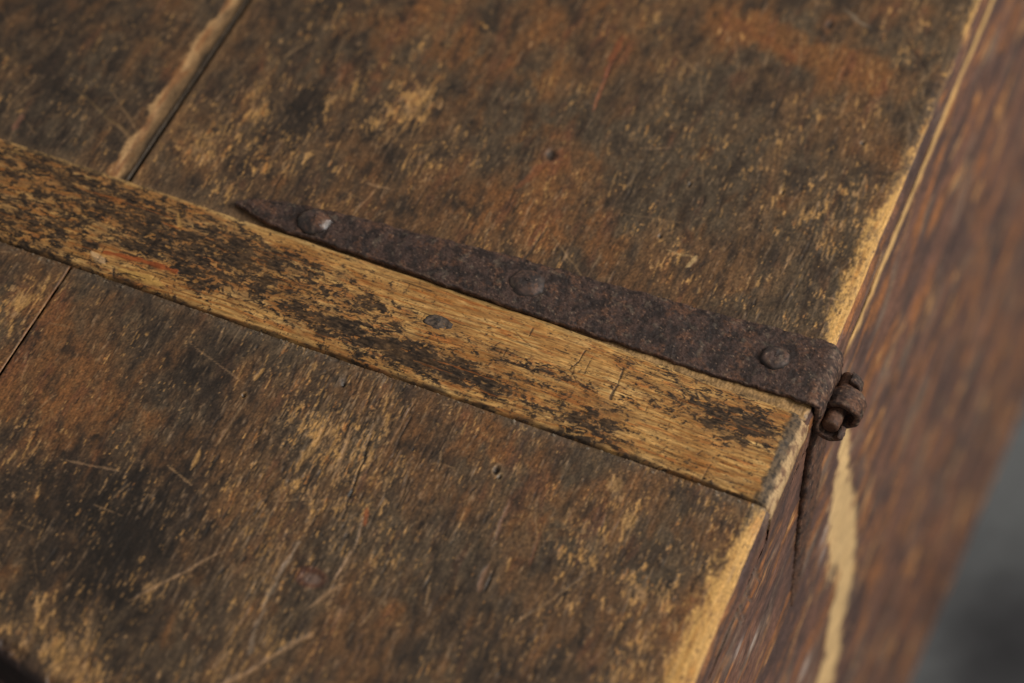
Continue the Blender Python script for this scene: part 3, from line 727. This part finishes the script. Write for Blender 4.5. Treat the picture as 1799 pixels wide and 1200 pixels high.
# ------------------------------------------------------------------ upright boards of the chest
def build_side():
    y = axis((-172, -60, 3), (-60, 380, .9), (380, 1100, 4))
    dz = np.concatenate([axis((25.4, 140, .9)), axis((142, 300, 2)), axis((304, 518, 4))])
    Y, D = np.meshgrid(y, dz); Y = Y.astype(f32); D = D.astype(f32)
    c = side_paint(Y, D)
    h = .5*fbm(Y/40, D/2.4, 4, 310) + .25*fbm(Y/9, D/1.1, 3, 311)
    # pale worn top edge of the board
    top = ss(8.5, 4.5, D-25.4 + 1.8*fbm(Y/20, D/4, 3, 312))*ss(95, 130, Y + 12*noise(Y/20, D/5, 313))
    c = mix(c, rgb(206, 164, 104)*(1+.15*fbm(Y/12, D/.8, 3, 314))[..., None], top*.9)
    # long bare patch
    pts = [(1497, 785, 6), (1494, 830, 7), (1488, 870, 10), (1488, 900, 19), (1492, 925, 21), (1499, 955, 16), (1502, 985, 12), (1500, 1020, 13), (1492, 1060, 12), (1484, 1095, 13), (1479, 1130, 10), (1478, 1160, 15), (1466, 1200, 12), (1455, 1240, 14)]
    W = [(side(u, v), r) for u, v, r in pts]
    pale = np.zeros(Y.shape, f32)
    n = fbm(Y/11, D/7, 4, 315)
    for i in range(len(W)-1):
        (a, ra), (b, rb) = W[i], W[i+1]
        a = np.array(a); b = np.array(b); dd = b-a; L2 = dd@dd
        t = np.clip(((Y-a[0])*dd[0]+(D-a[1])*dd[1])/L2, 0, 1)
        dist = np.hypot(Y-a[0]-t*dd[0], (D-a[1]-t*dd[1])*.55)
        pale = np.maximum(pale, ss(1.25, .8, dist/((ra+(rb-ra)*t)*.62+5.5) + .60*n))
    c = mix(c, rgb(206, 172, 120)*(1+.14*fbm(Y/26, D/4, 3, 316))[..., None], pale*.93)
    h = h - .7*pale
    # gouged tool marks near the corner
    for k in range(6):
        jt = (0, 5, -4, 7, -6, 3)[k]
        p = side(1300+k*7+jt*.4, 1075-k*17+jt); q = side(1320+k*6-jt, 1104-k*17+jt*1.5)
        paint(c, h, stroke(Y, D, p, q, 1.3, .4, 320+k), rgb(92, 84, 78), .5, -.7)
    for k, (u, v, r) in enumerate([(1345, 950, 1.6), (1362, 968, 1.3), (1350, 985, 1.8), (1358, 1000, 1.5), (1372, 915, 1.7), (1460, 975, 3.5), (1462, 945, 4), (1338, 1130, 3), (1310, 1145, 3), (1430, 1180, 5)]):
        cy, cd = side(u, v); m = blob(Y, D, cy, cd, r*2, r)
        if k < 5: c = mix(c, rgb(30, 24, 22), m*.8); h = h - 1.4*m
        else: c = mix(c, rgb(168, 152, 142), np.clip(m*1.2, 0, 1)*.75)
    h = h*ss(517, 500, D)
    X = side_x(Y, D) + h
    P = np.stack([X, Y, -D], -1)*MM
    n = P.shape
    # give the board its thickness: back skin 22 mm inside, joined round the rim
    ring_i = np.concatenate([np.arange(n[1]), np.arange(1, n[0])*n[1]+n[1]-1, (n[0]-1)*n[1]+np.arange(n[1]-2, -1, -1), np.arange(n[0]-2, 0, -1)*n[1]])
    V = P.reshape(-1, 3); nv = len(V)
    back = V[ring_i].copy(); back[:, 0] -= .022
    m = len(ring_i); i = np.arange(m); j = (i+1) % m
    q = np.concatenate([grid_quads(n[0], n[1], flip=True), np.stack([ring_i[i], nv+i, nv+j, ring_i[j]], 1)])
    V = np.concatenate([V, back]); cc = np.concatenate([c.reshape(-1, 3), c.reshape(-1, 3)[ring_i]])
    return quad_mesh('side_board', V, q, to_lin(cc), np.zeros(len(V)), M_SIDE, chest)
build_side()

def plain_board(name, corners, th_vec, seed):
    """board from four face corners (mm) and a thickness vector; grain along its first edge"""
    c0, c1, c2, c3 = (np.array(c, float) for c in corners); th = np.array(th_vec, float)
    nu, nv = 90, 50
    u = np.linspace(0, 1, nu)[None, :, None]; v = np.linspace(0, 1, nv)[:, None, None]
    F = (c0*(1-u)+c1*u)*(1-v) + (c3*(1-u)+c2*u)*v
    Lu = np.linalg.norm(c1-c0); Lv = np.linalg.norm(c3-c0)
    a = np.broadcast_to((u*Lu)[..., 0], (nv, nu)).astype(f32)+seed*300; b = np.broadcast_to((v*Lv)[..., 0], (nv, nu)).astype(f32)
    c = side_paint(a, b+10)
    P = np.concatenate([F.reshape(-1, 3), (F+th).reshape(-1, 3)])*MM
    N = nv*nu
    g = np.arange(N).reshape(nv, nu)
    rim = np.concatenate([g[0], g[1:, -1], g[-1, -2::-1], g[-2:0:-1, 0]])
    i = rim; j = np.roll(rim, -1)
    q = np.concatenate([grid_quads(nv, nu), grid_quads(nv, nu, flip=True, off=N), np.stack([i, i+N, j+N, j], 1)])
    cc = np.concatenate([c.reshape(-1, 3)]*2)
    return quad_mesh(name, P, q, to_lin(cc), np.zeros(len(P)), M_SIDE, chest)
B = -518
plain_board('end_board', [(-620, -170, -26), (-22, -170, -26), (20, -176, B), (-620, -176, B)], (0, 22, 0), 1)
plain_board('end_board', [(-620, 630, -26), (-22, 630, -26), (40, 636, B), (-620, 636, B)], (0, -22, 0), 2)
plain_board('side_board', [(-640, -170, -26), (-640, 630, -26), (-660, 630, B), (-660, -170, B)], (18, 0, 0), 3)

scene.render.resolution_x = 1024
scene.render.resolution_y = 683
